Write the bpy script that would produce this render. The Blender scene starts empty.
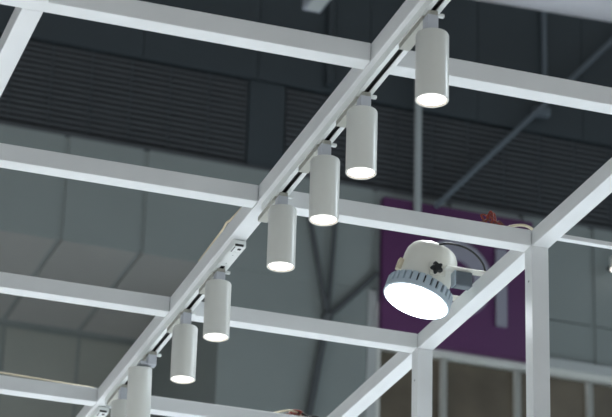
import bpy, bmesh, math, random
from mathutils import Vector, Matrix
random.seed(4)
sc = bpy.context.scene
COL = sc.collection
PI = math.pi

# ------------------------------------------------------------------ materials
def mat(name, col, rough=.5, metal=0., spec=.5, noise=.0, nscale=30., emit=None, estr=0., bump=0.):
    m = bpy.data.materials.new(name); m.use_nodes = True
    nt = m.node_tree; b = nt.nodes['Principled BSDF']
    c = tuple(((v / 12.92) if v <= .04045 else ((v + .055) / 1.055) ** 2.4) for v in col) + (1,)
    b.inputs['Base Color'].default_value = c
    b.inputs['Roughness'].default_value = rough
    b.inputs['Metallic'].default_value = metal
    b.inputs['Specular IOR Level'].default_value = spec
    if noise or bump:
        tc = nt.nodes.new('ShaderNodeTexCoord')
        n = nt.nodes.new('ShaderNodeTexNoise'); n.inputs['Scale'].default_value = nscale
        n.inputs['Detail'].default_value = 4
        nt.links.new(tc.outputs['Object'], n.inputs['Vector'])
    if noise:
        r = nt.nodes.new('ShaderNodeValToRGB')
        r.color_ramp.elements[0].position = .3; r.color_ramp.elements[1].position = .7
        r.color_ramp.elements[0].color = tuple(v * (1 - noise) for v in c[:3]) + (1,)
        r.color_ramp.elements[1].color = tuple(min(1, v * (1 + noise)) for v in c[:3]) + (1,)
        nt.links.new(n.outputs['Fac'], r.inputs['Fac'])
        nt.links.new(r.outputs['Color'], b.inputs['Base Color'])
    if bump:
        bp = nt.nodes.new('ShaderNodeBump'); bp.inputs['Strength'].default_value = bump
        bp.inputs['Distance'].default_value = .002
        nt.links.new(n.outputs['Fac'], bp.inputs['Height'])
        nt.links.new(bp.outputs['Normal'], b.inputs['Normal'])
    if emit:
        ec = tuple(((v / 12.92) if v <= .04045 else ((v + .055) / 1.055) ** 2.4) for v in emit) + (1,)
        b.inputs['Emission Color'].default_value = ec
        b.inputs['Emission Strength'].default_value = estr
    return m

M = dict(
    tube=mat('white_powder_coat', (.88, .895, .90), .36, noise=.03, nscale=9, bump=.03),
    track=mat('track_white', (.88, .90, .895), .4),
    slot=mat('track_slot_black', (.035, .04, .045), .55),
    lamp=mat('spotlight_white', (.87, .88, .86), .30, noise=.015, nscale=12),
    adapter=mat('adapter_grey', (.64, .645, .61), .45),
    neck=mat('spotlight_neck', (.74, .76, .79), .4),
    lens=mat('spotlight_lens', (.95, .95, .95), .3, emit=(1., .965, .93), estr=2.6),
    rim=mat('spotlight_rim', (.93, .88, .82), .4),
    chrome=mat('bright_steel', (.8, .8, .8), .2, 1.),
    flood=mat('floodlight_body', (.90, .90, .865), .34, noise=.02, nscale=20),
    fin=mat('floodlight_fin', (.70, .76, .80), .42),
    finback=mat('floodlight_core', (.04, .05, .06), .6),
    floodlens=mat('floodlight_lens', (.95, .95, .95), .3, emit=(.95, .98, 1.), estr=12.),
    driver=mat('driver_grey', (.37, .41, .44), .5),
    knob=mat('black_plastic', (.06, .075, .085), .45),
    black=mat('black_rubber', (.05, .055, .06), .5),
    cream=mat('cream_cable', (.82, .78, .68), .45),
    red=mat('red_wire', (.52, .20, .14), .45),
    brown=mat('copper_wire', (.42, .26, .19), .4),
    floor=mat('hall_floor', (.82, .83, .84), .6, noise=.06, nscale=2),
    grey=mat('wall_panel_grey', (.525, .558, .553), .6, noise=.03, nscale=1.3),
    greywarm=mat('wall_panel_warm_grey', (.585, .60, .575), .65, noise=.03, nscale=1.3),
    soffit=mat('soffit_panel', (.60, .602, .59), .65, noise=.03, nscale=1.3),
    seam=mat('panel_joint', (.53, .56, .555), .8),
    edge=mat('pale_trim', (.70, .72, .72), .5),
    dark=mat('dark_cladding', (.21, .245, .265), .55, noise=.06, nscale=1.1),
    louver=mat('louver_dark', (.29, .305, .32), .55),
    lback=mat('louver_back', (.08, .085, .095), .7),
    purple=mat('purple_panel', (.335, .16, .345), .55, noise=.04, nscale=2),
    letter=mat('letter_grey', (.57, .57, .62), .5),
    frame=mat('window_frame_pale', (.84, .85, .83), .5),
    glass=mat('tinted_glass', (.38, .35, .30), .28, noise=.35, nscale=1.6),
    pipe=mat('pipe_grey', (.66, .69, .695), .5),
    brace=mat('brace_steel', (.38, .42, .45), .55),
    strut=mat('strut_dark', (.30, .32, .33), .6),
    duct=mat('duct_galvanised', (.80, .80, .82), .45, noise=.10, nscale=3),
    lum=mat('luminaire_grey', (.62, .64, .68), .5),
)

# ------------------------------------------------------------------ mesh helpers
def link(name, me, parent=None, loc=(0, 0, 0), rot=None):
    o = bpy.data.objects.new(name, me); COL.objects.link(o)
    o.location = loc
    if rot: o.rotation_euler = rot
    if parent: o.parent = parent
    return o

def finish(bm, name, m, parent=None, loc=(0, 0, 0), rot=None, smooth=False, angle=35):
    bmesh.ops.recalc_face_normals(bm, faces=bm.faces[:])
    me = bpy.data.meshes.new(name); bm.to_mesh(me); bm.free()
    for mm in (m if isinstance(m, (list, tuple)) else [m]): me.materials.append(mm)
    if smooth:
        for p in me.polygons: p.use_smooth = True
        me.set_sharp_from_angle(angle=math.radians(angle))
    return link(name, me, parent, loc, rot)

def box(bm, x0, x1, y0, y1, z0, z1, bevel=0., seg=2, mi=0, mtx=None):
    r = bmesh.ops.create_cube(bm, size=1)
    vs = r['verts']
    for v in vs:
        v.co = Vector((x0 + (v.co.x + .5) * (x1 - x0), y0 + (v.co.y + .5) * (y1 - y0), z0 + (v.co.z + .5) * (z1 - z0)))
    if mtx is not None:
        for v in vs: v.co = mtx @ v.co
    fs = list({f for v in vs for f in v.link_faces})
    if mi:
        for f in fs: f.material_index = mi
    if bevel:
        es = list({e for v in vs for e in v.link_edges})
        bmesh.ops.bevel(bm, geom=es, offset=bevel, segments=seg, profile=.5, affect='EDGES')

def lathe(bm, prof, n=48, mi=0, cap0=True, cap1=True):
    rings = []
    for r, z in prof:
        rings.append([bm.verts.new((r * math.cos(2 * PI * i / n), r * math.sin(2 * PI * i / n), z)) for i in range(n)])
    for a, b in zip(rings, rings[1:]):
        for i in range(n):
            f = bm.faces.new((a[i], a[(i + 1) % n], b[(i + 1) % n], b[i])); f.material_index = mi
    if cap0: bm.faces.new(rings[0][::-1]).material_index = mi
    if cap1: bm.faces.new(rings[-1]).material_index = mi

def tube_path(bm, pts, r, n=10, mi=0):
    pts = [Vector(p) for p in pts]
    rings = []; up = Vector((0, 0, 1))
    for i, p in enumerate(pts):
        t = (pts[min(i + 1, len(pts) - 1)] - pts[max(i - 1, 0)]).normalized()
        s = t.cross(up)
        if s.length < 1e-3: s = t.cross(Vector((1, 0, 0)))
        s.normalize(); u = s.cross(t)
        rings.append([bm.verts.new(p + r * (math.cos(2 * PI * k / n) * s + math.sin(2 * PI * k / n) * u)) for k in range(n)])
    for a, b in zip(rings, rings[1:]):
        for k in range(n):
            bm.faces.new((a[k], a[(k + 1) % n], b[(k + 1) % n], b[k])).material_index = mi
    bm.faces.new(rings[0][::-1]); bm.faces.new(rings[-1])

def smooth_pts(P, k=8):
    P = [Vector(p) for p in P]; out = []
    Q = [P[0] * 2 - P[1]] + P + [P[-1] * 2 - P[-2]]
    for i in range(1, len(Q) - 2):
        a, b, c, d = Q[i - 1:i + 3]
        for j in range(k):
            t = j / k
            out.append(.5 * ((2 * b) + (c - a) * t + (2 * a - 5 * b + 4 * c - d) * t * t + (3 * b - a - 3 * c + d) * t ** 3))
    out.append(P[-1]); return out

def thing(name, label, cat, loc=(0, 0, 0), rot=None, group=None):
    o = bpy.data.objects.new(name, None); COL.objects.link(o)
    o.empty_display_size = .1; o.location = loc
    if rot: o.rotation_euler = rot
    return tag(o, label, cat, group)

def tag(o, label, cat, group=None):
    o['label'] = label; o['category'] = cat
    if group: o['group'] = group
    return o

def struct(o):
    o['kind'] = 'structure'; return o

# ------------------------------------------------------------------ the white frame
W = .040; HT = .0386; H = 3.6738            # tube width, tube height, underside of the grid above the floor
XL, XM, XR = .6825, 1.3436, 1.9784
Y1, Y2, Y3, Y4 = 3.7819, 4.4837, 5.1840, 5.8949
G = .0006
frame = thing('overhead_frame', 'white square-tube frame overhead, a grid of crossbars and long beams on posts', 'frame', (XR + W / 2, Y2 + W / 2, 0))
FO = Vector(frame.location)
def tube(name, x0, x1, y0, y1, z0=H, z1=H + HT):
    bm = bmesh.new()
    c = Vector(((x0 + x1) / 2, (y0 + y1) / 2, (z0 + z1) / 2))
    box(bm, x0 - c.x, x1 - c.x, y0 - c.y, y1 - c.y, z0 - c.z, z1 - c.z, .0016)
    return finish(bm, name, M['tube'], frame, c - FO)
tube('long_beam', XL, XL + W, 3.2, Y1 - G)
tube('long_beam', XL, XL + W, Y1 + W + G, 6.62)
tube('long_beam', XM, XM + W, 3.2, 6.62)
tube('long_beam', XR, XR + W, 3.2, Y2 - G)
tube('long_beam', XR, XR + W, Y2 + W + G, Y3 - G)
tube('long_beam', XR, XR + W, Y3 + W + G, 6.62)
for y in (Y1, Y2, Y3, Y4):
    g2 = G * 2 if y in (Y2, Y3) else G
    tube('crossbar', .02 if y == Y1 else XL + W + G, XM - G, y, y + W)
    tube('crossbar', XM + W + G, XR - g2, y, y + W)
strip = tube('tie_strip', XR + W + G, 2.75, Y2 + .006, Y2 + .024, 3.7072, 3.7180)
for y in (Y2, Y3):
    p = tube('post', XR, XR + W, y, y + W, .006, H + HT)
    bm = bmesh.new(); box(bm, -.06, .06, -.06, .06, -.006, 0, .001)
    fp = finish(bm, 'foot_plate', M['tube'], p); fp.location = (0, 0, .006 - (.006 + H + HT) / 2)
    bm = bmesh.new(); lathe(bm, [(.0022, -.001), (.0022, .0006)], 14)
    finish(bm, 'screw', M['seam'], p, (-W / 2, -.002, H - .078 - (.006 + H + HT) / 2), (0, PI / 2, 0))

# ------------------------------------------------------------------ track rails
TX = 1.369; TH = .016; TWD = .0292
def rail_mesh(bm, L):
    # U section: open slot facing down
    h = TWD / 2; s = .0052; t = .0022; d = .0130
    sec = [(-h, 0), (h, 0), (h, -TH), (s, -TH), (s, -TH + t), (h - .003, -TH + t + .003), (h - .003, -.003), (-h + .003, -.003),
           (-h + .003, -TH + t + .003), (-s, -TH + t), (-s, -TH), (-h, -TH)]
    a = [bm.verts.new((x, 0, z)) for x, z in sec]; b = [bm.verts.new((x, L, z)) for x, z in sec]
    n = len(sec)
    for i in range(n): bm.faces.new((a[i], a[(i + 1) % n], b[(i + 1) % n], b[i]))
    bm.faces.new(a[::-1]); bm.faces.new(b)
def rail(y0, y1, label, near_cap=False, far_knob=False):
    t = thing('track_rail', label, 'track rail', (TX, y0, H - .0002), group='track rails under the long beam')
    L = y1 - y0
    bm = bmesh.new(); rail_mesh(bm, L); finish(bm, 'rail_profile', M['track'], t)
    bm = bmesh.new(); box(bm, -TWD / 2 + .0035, TWD / 2 - .0035, .002, L - .002, -.0085, -.0035)
    for sx in (-1, 1): box(bm, sx * .0085 - .0025, sx * .0085 + .0025, .002, L - .002, -.0125, -.0087)
    finish(bm, 'slot_liner', M['slot'], t)
    if near_cap:
        # feed connector: rounded white housing with cut-outs, then a cover strip
        bm = bmesh.new(); box(bm, -.0150, .0150, -.004, .030, -TH - .002, -.001, .003)
        c = finish(bm, 'feed_connector', M['track'], t, smooth=True)
        bm = bmesh.new(); box(bm, -.001, .006, .006, .013, -TH - .0035, -TH - .0019)
        box(bm, -.0115, -.0095, -.002, .028, -TH - .0027, -TH - .0019)
        box(bm, -.0110, .0085, -.0046, -.0040, -TH - .001, -TH + .0045)
        finish(bm, 'connector_opening', M['slot'], c)
        bm = bmesh.new(); box(bm, -.0125, .0125, .031, .118, -TH - .0016, -TH - .0002, .0006)
        cv = finish(bm, 'slot_cover', M['track'], t)
        bm = bmesh.new()
        pass
        bm.free()
        for yy in (.048, .098):
            bm = bmesh.new(); box(bm, -.0012, .0012, yy, yy + .0024, -TH - .0022, -TH - .0015)
            finish(bm, 'cover_screw', M['seam'], cv)
    if far_knob:
        bm = bmesh.new(); box(bm, -TWD / 2, TWD / 2, L + .0004, L + .016, -TH, -.0005, .002)
        e = finish(bm, 'end_cap', M['track'], t, smooth=True)
        bm = bmesh.new(); lathe(bm, [(.0035, -.006), (.0035, -.0002), (.0095, -.0002), (.0095, -.006)], 24, cap0=False, cap1=False)
        bm.faces.ensure_lookup_table()
        finish(bm, 'ring_screw', M['track'], e, (-.004, L + .010, -TH - .0004), smooth=True)
        bm = bmesh.new(); lathe(bm, [(.0048, -.003), (.0048, -.0005)], 16)
        finish(bm, 'screw_hole', M['slot'], e, (-.004, L + .010, -TH - .0002))
    return t
rail(3.22, 4.494, 'white track rail with black slot, the first length below the top corner, carrying four spotlights')
rail(4.700, 5.838, 'white track rail beginning at the open feed connector, carrying the lower four spotlights', True, True)
rail(5.925, 6.60, 'white track rail end just past the ring screw at the bottom edge', True)

# ------------------------------------------------------------------ cylinder spotlights
BR, BL = .0297, .1320
def make_spot():
    t = thing('track_spotlight', '', 'spotlight', (0, 0, 0))
    # origin = centre of the lens plane (bottom of the can)
    bm = bmesh.new()
    lathe(bm, [(BR - .0018, 0), (BR, .0012), (BR, BL - .004), (BR - .0014, BL - .0012), (BR - .005, BL)], 64, cap0=False)
    lathe(bm, [(BR - .0018, 0), (BR - .0040, .004)], 64, cap0=False, cap1=False)
    can = finish(bm, 'lamp_body', M['lamp'], t, smooth=True)
    bm = bmesh.new(); lathe(bm, [(BR - .0048, .0030), (BR - .0024, .0014), (BR - .0030, .0035), (BR - .0048, .0036)], 64, cap0=False, cap1=False)
    finish(bm, 'trim_ring', M['rim'], t, smooth=True)
    bm = bmesh.new(); lathe(bm, [(BR - .0046, .0032), (BR - .0046, .0045)], 64)
    finish(bm, 'lens', M['lens'], t)
    return t
proto = make_spot()
def add_mount(t, drop, ox, oy, off=None):
    # neck, locking lever and adapter hang from the rail; (ox, oy) from lamp centre to neck
    # off: from the upright lamp frame to a tilted lamp's own frame, so that the mount stays level
    top = drop - TH - .0006                     # rail underside in lamp coordinates
    bm = bmesh.new()
    box(bm, ox - .0118, ox + .0092, oy - .0125, oy + .0125, BL - .001, top - .0085, .0012, mtx=off)
    if ox: box(bm, -.006, ox, min(oy, 0) - .006, .006, BL + .001, BL + .009, .002, mtx=off)
    n = finish(bm, 'neck', M['neck'], t)
    bm = bmesh.new()
    box(bm, ox - .0085, ox + .0085, oy - .0115, oy + .0125, top - .0083, top, .0006, mtx=off)
    finish(bm, 'neck_plate', M['adapter'], n)
    bm = bmesh.new(); box(bm, ox + .0085, ox + .0200, oy - .0150, oy - .0065, top - .0115, top - .0055, .0012, mtx=off)
    finish(bm, 'locking_lever', M['track'], t)
    bm = bmesh.new(); box(bm, ox - .0125, ox + .0090, oy + .0130, oy + .132, top - .0115, top, .0012, mtx=off)
    a = finish(bm, 'track_adapter', M['adapter'], t)
    bm = bmesh.new(); box(bm, ox - .0085, ox + .0075, oy + .1322, oy + .137, top - .004, top - .0008, .0006, mtx=off)
    finish(bm, 'adapter_tip', M['track'], a)
SP = [  # lamp centre x, y, drop of lens plane below the frame, neck offset, label
    (1.369, 3.530, .1945, 0, .006, 'white cylinder spotlight highest on the track, lit, near the top of the picture'),
    (1.369, 3.898, .1790, 0, -.012, 'lit white cylinder spotlight, second down the track from the top'),
    (1.369, 4.114, .1890, 0, .004, 'lit white cylinder spotlight, third down the track from the top'),
    (1.369, 4.387, .1845, 0, .006, 'lit white cylinder spotlight, fourth down, just above the open track joint'),
    (1.369, 4.856, .1770, 0, -.010, 'lit white cylinder spotlight, fifth down, hanging just below the track feed connector'),
    (1.369, 5.126, .1885, 0, -.006, 'lit white cylinder spotlight, sixth down, lowest whose whole lens is in view'),
    (1.345, 5.448, .1835, .024, -.018, 'white cylinder spotlight, seventh down, set left of its neck, lower end out of view'),
    (1.367, 5.700, .1920, 0, -.005, 'white cylinder spotlight, last of the row, half hidden behind the seventh'),
]
kids = list(proto.children)
for i, (x, y, d, ox, oy, lab) in enumerate(SP):
    if i == 0: t = proto
    else:
        t = proto.copy(); COL.objects.link(t)
        for k in kids:
            c = k.copy(); COL.objects.link(c); c.parent = t
    t.location = (x, y, H - d); tag(t, lab, 'spotlight', 'track spotlights')
for t_, (x, y, d, ox, oy, lab) in zip([o for o in COL.objects if o.name.startswith('track_spotlight')], SP):
    off = None
    if ox:                                        # the seventh hangs tilted, lens end swung away from the viewer
        Rt = Matrix.Rotation(math.radians(14), 3, Vector((.951, -.309, 0)))
        O0 = Vector((x, y, H - d)); O1 = O0 + Vector((0, 0, BL)) - Rt @ Vector((0, 0, BL))
        t_.location = O1; t_.rotation_euler = Rt.to_euler()
        off = Rt.inverted().to_4x4() @ Matrix.Translation(O0 - O1)
    add_mount(t_, d, ox, oy, off)

# ------------------------------------------------------------------ LED floodlight on the right-hand beam
FL = thing('floodlight', 'round white LED floodlight with finned collar, tilted on a bracket on the right beam', 'floodlight',
           (1.8455, 4.850, 3.6555), (0, math.radians(18.5), 0))
R0 = .0805
bm = bmesh.new()
lathe(bm, [(.0630, .034), (.0638, .036), (.0637, .110), (.0618, .124), (.0560, .1345), (.0440, .1405), (.0220, .1432), (.004, .1436)], 72)
finish(bm, 'housing', M['flood'], FL, smooth=True, angle=60)
bm = bmesh.new()
lathe(bm, [(R0 - .0045, .0), (R0, .0015), (R0, .0120), (R0 - .004, .0125)], 96, cap0=False, cap1=False)
nf = 30
for i in range(nf):
    a = 2 * PI * i / nf; hw = .0054
    m = Matrix.Rotation(a, 4, 'Z')
    box(bm, .060, R0 - .0012, -hw, hw, .011, .0345, .0012, 1, mtx=m)
lathe(bm, [(.0600, .0342), (R0 - .0055, .0342), (R0 - .0055, .0356), (.0600, .0356)], 96, cap0=False, cap1=False)
finish(bm, 'heat_sink_collar', M['fin'], FL, smooth=True, angle=40)
bm = bmesh.new(); lathe(bm, [(R0 - .0060, .006), (R0 - .0060, .034)], 64)
finish(bm, 'heat_sink_core', M['finback'], FL, smooth=True)
bm = bmesh.new(); lathe(bm, [(.004, -.0022), (.040, -.0014), (R0 - .0044, .0006), (R0 - .0044, .005)], 96)
finish(bm, 'lens', M['floodlens'], FL, smooth=True, angle=60)
bm = bmesh.new()                                  # small driver terminal on the back rim
box(bm, -.024, -.004, .050, .066, .040, .075, .002)
finish(bm, 'terminal_box', M['flood'], FL, smooth=True)
# star knob on the camera side of the housing (local -y)
bm = bmesh.new()
n = 60; kr = lambda a: .0125 + .0028 * math.cos(5 * a)
ra = [bm.verts.new((kr(2 * PI * i / n) * math.cos(2 * PI * i / n), kr(2 * PI * i / n) * math.sin(2 * PI * i / n), 0)) for i in range(n)]
rb = [bm.verts.new((v.co.x * 1.0, v.co.y * 1.0, .009)) for v in ra]
rc = [bm.verts.new((v.co.x * .82, v.co.y * .82, .012)) for v in ra]
for A, B in ((ra, rb), (rb, rc)):
    for i in range(n): bm.faces.new((A[i], A[(i + 1) % n], B[(i + 1) % n], B[i]))
bm.faces.new(ra[::-1]); bm.faces.new(rc)
finish(bm, 'star_knob', M['knob'], FL, (.0005, -.0775, .0600), (PI / 2, .25, 0), smooth=True, angle=50)
bm = bmesh.new(); lathe(bm, [(.005, -.014), (.005, .016)], 16)
finish(bm, 'pivot_bolt', M['chrome'], FL, (.0005, -.062, .0600), (PI / 2, 0, 0), smooth=True)
# bracket: pivot plate, arm lying on the beam, far arm and bridge (world axes: undo the tilt)
INV = Matrix.Rotation(math.radians(-18.5), 4, 'Y')
def wl(x0, x1, y0, y1, z0, z1, bm, bev=.0008):
    o = Vector((1.8455, 4.850, 3.6555))
    box(bm, x0 - o.x, x1 - o.x, y0 - o.y, y1 - o.y, z0 - o.z, z1 - o.z, bev, 1, mtx=INV)
bm = bmesh.new()
wl(1.884, 2.016, 4.752, 4.7800, 3.7126, 3.7160, bm)            # arm across the beam top
wl(1.852, 1.890, 4.7780, 4.7820, 3.6980, 3.7300, bm)           # upright ear carrying the pivot
wl(1.990, 2.016, 4.7800, 4.9400, 3.7126, 3.7160, bm)           # bridge along the beam
wl(1.842, 2.016, 4.9200, 4.9480, 3.7126, 3.7160, bm)           # far arm
wl(1.848, 1.882, 4.9165, 4.9205, 3.6980, 3.7300, bm)
finish(bm, 'bracket', M['flood'], FL)
bm = bmesh.new(); wl(1.912, 1.952, 4.764, 4.790, 3.676, 3.7120, bm, .002)
dbx = finish(bm, 'driver_box', M['driver'], FL); dbx['label'] = 'grey driver box under the bracket arm'
bm = bmesh.new(); wl(1.908, 1.9115, 4.764, 4.790, 3.676, 3.7120, bm, .001)
finish(bm, 'box_flange', M['fin'], dbx)
bm = bmesh.new(); box(bm, -.074, -.062, -.012, .004, .052, .082, .003)  # cream tab set where a yellow glint shows on the housing
cl = finish(bm, 'glint_tab', M['cream'], FL, smooth=True); cl['label'] = 'cream tab in place of a yellow glint on the housing side'
bm = bmesh.new()
tube_path(bm, smooth_pts([(1.872, 4.835, 3.776), (1.878, 4.800, 3.782), (1.900, 4.775, 3.7805), (1.945, 4.775, 3.7745), (1.985, 4.790, 3.756), (2.003, 4.812, 3.734), (2.005, 4.850, 3.7165), (2.006, 4.905, 3.7195)]), .0024)
pc = finish(bm, 'power_cable', M['black'], None, smooth=True)
pc.parent = FL; pc.matrix_parent_inverse = Matrix.Rotation(math.radians(-18.5), 4, 'Y') @ Matrix.Translation((-1.8455, -4.850, -3.6555))

# ------------------------------------------------------------------ loose wires on top of the crossbars
TOP = H + HT
def wire(name, pts, r, m, label, cat='wire'):
    bm = bmesh.new(); c = Vector(pts[0])
    tube_path(bm, [p - c for p in smooth_pts(pts)], r, 8)
    return tag(finish(bm, name, m, None, c, smooth=True), label, cat)
def coil(cx, cy, rx, rz, turns, n, z0, ph=0, jit=.004, drift=.02):
    P = []
    for i in range(n):
        a = ph + turns * 2 * PI * i / (n - 1)
        P.append((cx + rx * math.cos(a) + drift * i / n + random.uniform(-jit, jit), cy + .010 * math.sin(a * .7) , max(z0, z0 + rz * (1 + math.sin(a)) + random.uniform(-jit, jit) * .5)))
    return P
y = Y2 + .016
wire('red_wire', [(1.858, y, TOP + .003)] + coil(1.874, y, .009, .014, 2.5, 16, TOP + .003) + [(1.925, y + .004, TOP + .003)], .0022, M['red'], 'red-brown curl of wire standing on the second crossbar left of the post', 'wire')
wire('copper_wire', [(1.862, y - .005, TOP + .0023), (1.876, y - .006, TOP + .012), (1.893, y - .006, TOP + .004), (1.905, y - .005, TOP + .013), (1.917, y - .005, TOP + .004), (1.927, y - .004, TOP + .0025)], .0020, M['brown'], 'thin copper-brown wire looped low beside the red curl on the second crossbar', 'wire')
wire('cream_cable', [(1.905, y + .004, TOP + .0035), (1.925, y + .002, TOP + .004), (1.950, y, TOP + .013), (1.972, y, TOP + .015), (1.992, y + .006, TOP + .010), (2.000, y + .02, TOP + .004), (2.001, y + .07, TOP + .0035)], .0034, M['cream'], 'cream cable arching over the bar top beside the taller post', 'cable')
y = Y4 + .012
wire('red_wire', [(1.872, y, TOP + .003)] + coil(1.892, y, .014, .007, 2.2, 14, TOP + .003) + [(1.935, y, TOP + .003)], .0024, M['red'], 'red wire tangle lying on the lowest crossbar near the right beam', 'wire')
wire('cream_cable', [(1.838, y + .003, TOP + .003), (1.856, y, TOP + .009), (1.880, y - .004, TOP + .014), (1.905, y - .004, TOP + .012), (1.915, y - .003, TOP + .004)], .0026, M['cream'], 'short cream wire end looping over the red tangle on the lowest crossbar', 'cable')
wire('black_cable', [(1.905, y - .006, TOP + .010), (1.918, y - .007, TOP + .010), (1.935, y - .006, TOP + .004), (1.955, y - .006, TOP + .006), (1.975, y, TOP + .003)], .0032, M['black'], 'short black cable on the lowest crossbar right of the red tangle', 'cable')
wire('cream_cable', [(.80, Y4 + .006, TOP + .0028), (.93, Y4 + .004, TOP + .005), (1.08, Y4 + .005, TOP + .008), (1.20, Y4 + .004, TOP + .0045), (1.335, Y4 + .010, TOP + .0028)], .0026, M['cream'], 'long cream cable lying along the top of the lowest crossbar, left of the track', 'cable')
wire('cream_cable', [(XM + .004, 4.62, TOP + .003), (XM + .002, 4.70, TOP + .006), (XM + .003, 4.735, TOP + .013), (XM + .002, 4.77, TOP + .006), (XM + .003, 4.95, TOP + .003)], .0026, M['cream'], 'cream strand in place of a warm glint on the long beam, beside the open track joint', 'cable')  # cream strand laid where a warm glint runs along the beam

# ------------------------------------------------------------------ the hall behind (u along the wall, v into it, z up)
RZ = math.radians(1.2)
HL = (0, 18.0, 0)
def hall(bm, name, m, smooth=False, parent=None):
    return finish(bm, name, m, parent, HL if parent is None else (0, 0, 0), (0, 0, RZ) if parent is None else None, smooth=smooth)
def hworld(u, v, z):
    return Vector((math.cos(RZ) * u - math.sin(RZ) * v, 18 + math.sin(RZ) * u + math.cos(RZ) * v, z))

Z0, Z1, Z2, Z3 = 9.33, 10.28, 11.14, 14.0
U0, U1 = -4.0, 16.0
SOF = 2.10
seams = [3.71 + .70 * k for k in range(-11, 18) if k not in (2, 3)]
def panels(bm, cuts, fn, gap=.024):
    for a, b in zip(cuts, cuts[1:]): fn(bm, a + gap, b - gap)
# grey fascia of panels with dark joints
bm = bmesh.new()
box(bm, U0, U1, .02, .30, Z0 + .02, Z1 - .002, mi=1)
panels(bm, [U0] + [s for s in seams if U0 < s < U1] + [U1], lambda b, a, c: box(b, a, c, 0, .02, Z0, Z1))
box(bm, 8.0, U1, .02, .30, 8.955, Z0 + .02, mi=1)
panels(bm, [7.99] + [s for s in seams if 8.0 < s < U1] + [U1], lambda b, a, c: box(b, a, c, 0, .02, 8.955, Z0 - .014))
struct(hall(bm, 'wall_back', [M['grey'], M['seam']]))
# projecting bay below the fascia
bm = bmesh.new(); box(bm, 5.13, 6.46, .01, 2.2, 0, Z0)
struct(hall(bm, 'wall_bay', M['grey']))
bm = bmesh.new(); box(bm, 6.462, 6.548, .0, .30, 0, Z0 - .001)
struct(hall(bm, 'trim_1', M['edge']))
# soffit under the overhang, left of the bay
bm = bmesh.new(); box(bm, U0, 5.129, .30, SOF + .2, Z0 + .02, Z0 + .10, mi=1)
panels(bm, [U0] + [s for s in seams if U0 < s < 5.1] + [5.129], lambda b, a, c: box(b, a, c, .02, SOF - .10, Z0, Z0 + .02))
struct(hall(bm, 'ceiling', [M['soffit'], M['seam']]))
# recessed lower wall with a dark shadow gap
bm = bmesh.new(); box(bm, U0, 5.129, SOF + .02, SOF + .3, 0, Z0 + .02, mi=1)
panels(bm, [U0] + [s + .03 for s in seams if U0 < s < 5.0] + [5.129], lambda b, a, c: box(b, a, c, SOF, SOF + .02, 0, Z0 - .035), .016)
struct(hall(bm, 'wall_lower', [M['greywarm'], M['seam']]))
# dark louvre band
bm = bmesh.new(); box(bm, U0, U1, .10, .30, Z1, Z2, mi=1)
nsl = 16; sl = (Z2 - Z1 - .03) / nsl
bays = [3.20 + .352 * k for k in range(-20, 37)]
for a, b in zip(bays, bays[1:]):
    if a < 5.40 < b:
        box(bm, a + .006, b - .016, .02, .10, Z1, Z2, mi=2); continue
    for k in range(nsl):
        z = Z1 + .036 + k * sl
        box(bm, a, b - .014, .03, .075, z, z + .027)
    box(bm, b - .014, b, .045, .10, Z1, Z2, mi=2)
box(bm, U0, U1, .0, .10, Z1 - .001, Z1 + .03)
struct(hall(bm, 'wall_louver', [M['louver'], M['lback'], M['dark']]))
# dark cladding above
bm = bmesh.new(); box(bm, U0, U1, .05, .30, Z2, Z3, mi=1)
panels(bm, [U0] + [3.27 + 1.056 * k for k in range(-6, 12)] + [U1], lambda b, a, c: box(b, a, c, 0.0, .05, Z2 + .01, Z3), .0035)
struct(hall(bm, 'wall_upper', [M['dark'], M['lback']]))

# window band below the sign
bm = bmesh.new(); box(bm, 6.549, U1, .42, .60, 0, 8.955)
struct(hall(bm, 'wall_inner', M['lback']))
bm = bmesh.new(); box(bm, 6.549, U1, -.02, .40, 8.812, 8.868, .006)
struct(hall(bm, 'trim_2', M['frame']))
bm = bmesh.new(); box(bm, 7.992, U1, -.04, .30, 8.868, 8.950, .004)
struct(hall(bm, 'trim_3', M['edge']))
ws = [6.549] + [7.195 + .697 * k for k in range(0, 12)]
for i, (a, b) in enumerate(zip(ws, ws[1:])):
    w = struct(thing('window_%d' % (i + 1), '', '')); w.location = HL; w.rotation_euler = (0, 0, RZ)
    del w['label']; del w['category']
    bm = bmesh.new()
    if i: box(bm, a - .044, a + .001, -.01, .12, 6.0, 8.80)
    else: box(bm, a, a + .03, -.01, .12, 6.0, 8.80)
    box(bm, b - .043, b + .0 - .001 + .0, -.01, .12, 6.0, 8.80)
    box(bm, a, b - .044, -.01, .12, 6.0, 6.06)
    finish(bm, 'window_frame', M['frame'], w)
    bm = bmesh.new(); box(bm, a + .002, b - .045, .05, .07, 6.06, 8.80)
    finish(bm, 'window_pane', M['glass'], w)
bm = bmesh.new(); box(bm, 6.549, U1, -.02, .40, 0, 6.0)
struct(hall(bm, 'wall_base', M['grey']))

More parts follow.
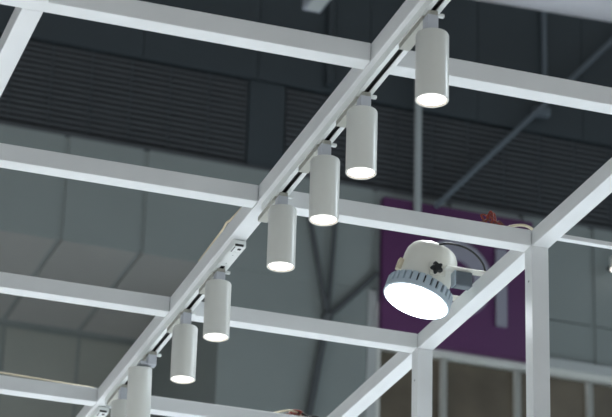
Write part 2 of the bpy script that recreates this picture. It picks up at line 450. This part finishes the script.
# purple sign with grey letters
sg = thing('sign_panel', 'dark purple sign panel with grey letters on the hall wall behind the floodlight', 'sign', HL, (0, 0, RZ))
bm = bmesh.new(); box(bm, 6.552, 7.988, -.10, -.005, 8.872, 10.19, .01)
finish(bm, 'panel', M['purple'], sg, smooth=True)
bm = bmesh.new()
n = 72
prof = [(.175, -.0), (.345, -.0), (.345, .035), (.175, .035)]
rg = [[bm.verts.new((r * math.cos(2 * PI * i / n), -z, r * 1.04 * math.sin(2 * PI * i / n))) for i in range(n)] for r, z in prof]
for k in range(4):
    A, B = rg[k], rg[(k + 1) % 4]
    for i in range(n): bm.faces.new((A[i], A[(i + 1) % n], B[(i + 1) % n], B[i]))
o = finish(bm, 'letter', M['letter'], sg, (7.225, -.1005, 9.515), smooth=True); o['label'] = 'grey round letter'
bm = bmesh.new(); box(bm, 7.610, 7.715, -.136, -.1005, 9.13, 9.86, .006)
o = finish(bm, 'letter', M['letter'], sg, (0, 0, 0)); o['label'] = 'grey upright letter'

# pipes and braces on the louvre wall
def hpipe(name, a, b, r, m, label, cat, v=-.075):
    A, B = hworld(a[0], v, a[1]), hworld(b[0], v, b[1])
    bm = bmesh.new(); tube_path(bm, [Vector((0, 0, 0)), B - A], r, 14)
    return tag(finish(bm, name, m, None, A, smooth=True), label, cat)
hpipe('wall_pipe', (6.855, 9.95), (6.855, 13.4), .033, M['pipe'], 'pale grey vertical pipe on the dark louvres, below the highest spotlight', 'pipe', -.135)
hpipe('wall_pipe', (8.15, 11.41), (8.15, 13.4), .026, M['brace'], 'grey vertical pipe in the top right, ending at the brace plate', 'pipe', -.034)
hpipe('wall_pipe', (6.04, 11.20), (6.04, 13.4), .040, M['dark'], 'faint dark vertical pipe at the top centre, left of the track', 'pipe', -.042)
hpipe('diagonal_brace', (9.03, 12.43), (7.03, 10.16), .026, M['brace'], 'faint grey diagonal brace crossing the dark louvres on the right', 'brace', -.14)
bm = bmesh.new(); box(bm, 8.02, 8.18, -.100, -.001, 11.29, 11.37, .01)
tag(hall(bm, 'brace_plate', M['brace']), 'small grey plate where the brace and pipe meet, right of top', 'plate')
# branching dark strut in front of the grey bay
ST = thing('branching_strut', 'dark branching strut in front of the grey wall behind the lower right bars', 'strut', HL, (0, 0, RZ))
def branch(name, a, b, r, v0=-.05, v1=-.05):
    bm = bmesh.new(); tube_path(bm, [(a[0], v0, a[1]), (b[0], v1, b[1])], r, 12)
    return finish(bm, name, M['strut'], ST, smooth=True)
N = (6.075, 8.99)
branch('trunk', (5.80, 7.3), N, .034)
branch('branch', N, (5.865, 10.0), .024)
branch('branch', N, (6.125, 9.95), .022)
branch('branch', N, (6.52, 9.47), .026)
bm = bmesh.new(); bmesh.ops.create_icosphere(bm, subdivisions=2, radius=.055)
finish(bm, 'joint', M['strut'], ST, (N[0], -.055, N[1]), smooth=True)

# pale duct and luminaire hanging nearer than the wall
bm = bmesh.new()
A, B = hworld(4.9, -3.0, 10.955), hworld(16, -3.0, 11.42)
D = B - A; n = 40
rings = []
for i in range(n + 1):
    p = D * (i / n); rr = .36
    tube = None
    rings.append((p, rr))
tube_path(bm, [p for p, _ in rings], .36, 40)
tag(finish(bm, 'air_duct', M['duct'], None, A, smooth=True, angle=60), 'pale blurred air duct across the top right corner', 'duct')
LM = thing('batten_light', 'blurred grey batten light hanging at the top edge, left of the track', 'lamp', hworld(4.815, -3.0, 10.20), (0, 0, RZ))
bm = bmesh.new(); box(bm, -.075, .075, -2.4, 0, 0, .10, .012); finish(bm, 'housing', M['lum'], LM, smooth=True)
bm = bmesh.new(); box(bm, -.055, .055, -2.3, -.05, -.012, -.0005, .004); finish(bm, 'diffuser', M['edge'], LM)
for yy in (-1.9, -.5):
    bm = bmesh.new(); tube_path(bm, [(0, yy, .1005), (0, yy, 3.5)], .008, 8); finish(bm, 'hanger', M['brace'], LM)
# small lit lamp on the grey wall at the right edge
WLm = thing('wall_lamp', 'small lit white lamp on the grey wall at the right edge', 'lamp', hworld(8.772, -.16, 9.90), (0, 0, RZ))
bm = bmesh.new(); lathe(bm, [(.05, -.06), (.055, -.04), (.055, .05), (.03, .06)], 24, cap0=False); finish(bm, 'shade', M['lamp'], WLm, smooth=True)
bm = bmesh.new(); lathe(bm, [(.004, -.085), (.03, -.08), (.049, -.062), (.049, -.05)], 24); finish(bm, 'bulb', M['lens'], WLm, smooth=True)
bm = bmesh.new(); box(bm, -.012, .012, .04, .159, -.01, .014, .003); finish(bm, 'bracket', M['finback'], WLm)

# floor of the hall
bm = bmesh.new(); box(bm, -22, 22, -22, 24, -.2, 0)
struct(finish(bm, 'floor', M['floor']))

# ------------------------------------------------------------------ light
wd = bpy.data.worlds.new('hall_world'); sc.world = wd; wd.use_nodes = True
wd.node_tree.nodes['Background'].inputs['Color'].default_value = (.90, .96, 1.0, 1)
wd.node_tree.nodes['Background'].inputs['Strength'].default_value = .22
def area(name, loc, size, power, col, target=None, sy=None):
    l = bpy.data.lights.new(name, 'AREA'); l.energy = power; l.size = size; l.color = col
    if sy: l.shape = 'RECTANGLE'; l.size_y = sy
    o = bpy.data.objects.new(name, l); COL.objects.link(o); o.location = loc
    if target is not None:
        o.rotation_euler = (Vector(target) - Vector(loc)).to_track_quat('-Z', 'Y').to_euler()
    return o
for lx, pw, lc in ((-4.0, 265, (.96, .985, 1.0)), (3.2, 265, (.94, .98, 1.0)), (9.0, 215, (.72, .89, 1.0))):
    for ly in (-4.0, 7.2, 12.5):
        area('high_bay_lamp', (lx, ly, 9.0), 1.2, pw * (1.25 if ly < 0 else 1), (1.0, .965, .92) if ly < 0 or lx < 0 else lc).data.spread = math.radians(80)
area('right_side_light', (7.8, 4.6, 6.4), 1.3, 150, (.80, .92, 1.0), (1.4, 4.4, 3.5), 2.8)

area('right_side_light', (14.5, 10.5, 10.2), 1.0, 70, (.66, .86, 1.0), (9.5, 18, 12.0))  # added light to brighten the upper right wall, no known lamp there

# ------------------------------------------------------------------ camera
cam = bpy.data.cameras.new('camera'); co = bpy.data.objects.new('camera', cam); COL.objects.link(co)
FPX = 2396.54
cam.sensor_width = 36; cam.lens = FPX / 612 * 36; cam.clip_end = 200; cam.clip_start = .05
Rm = [(.94705171, -.31979984, .02865524), (-.15385078, -.37364959, .91472177), (.28182086, .87069745, .40306694)]
co.matrix_world = Matrix(((Rm[0][0], Rm[1][0], -Rm[2][0], 0), (Rm[0][1], Rm[1][1], -Rm[2][1], 0), (Rm[0][2], Rm[1][2], -Rm[2][2], 1.6), (0, 0, 0, 1)))
cam.dof.use_dof = True; cam.dof.focus_distance = 4.95
cam.dof.aperture_fstop = cam.lens / 1000 / .0125
sc.camera = co
sc.view_settings.view_transform = 'Standard'; sc.view_settings.look = 'None'
sc.view_settings.exposure = 0; sc.view_settings.gamma = 1; sc.view_settings.use_curve_mapping = False
sc.cycles.use_denoising = True
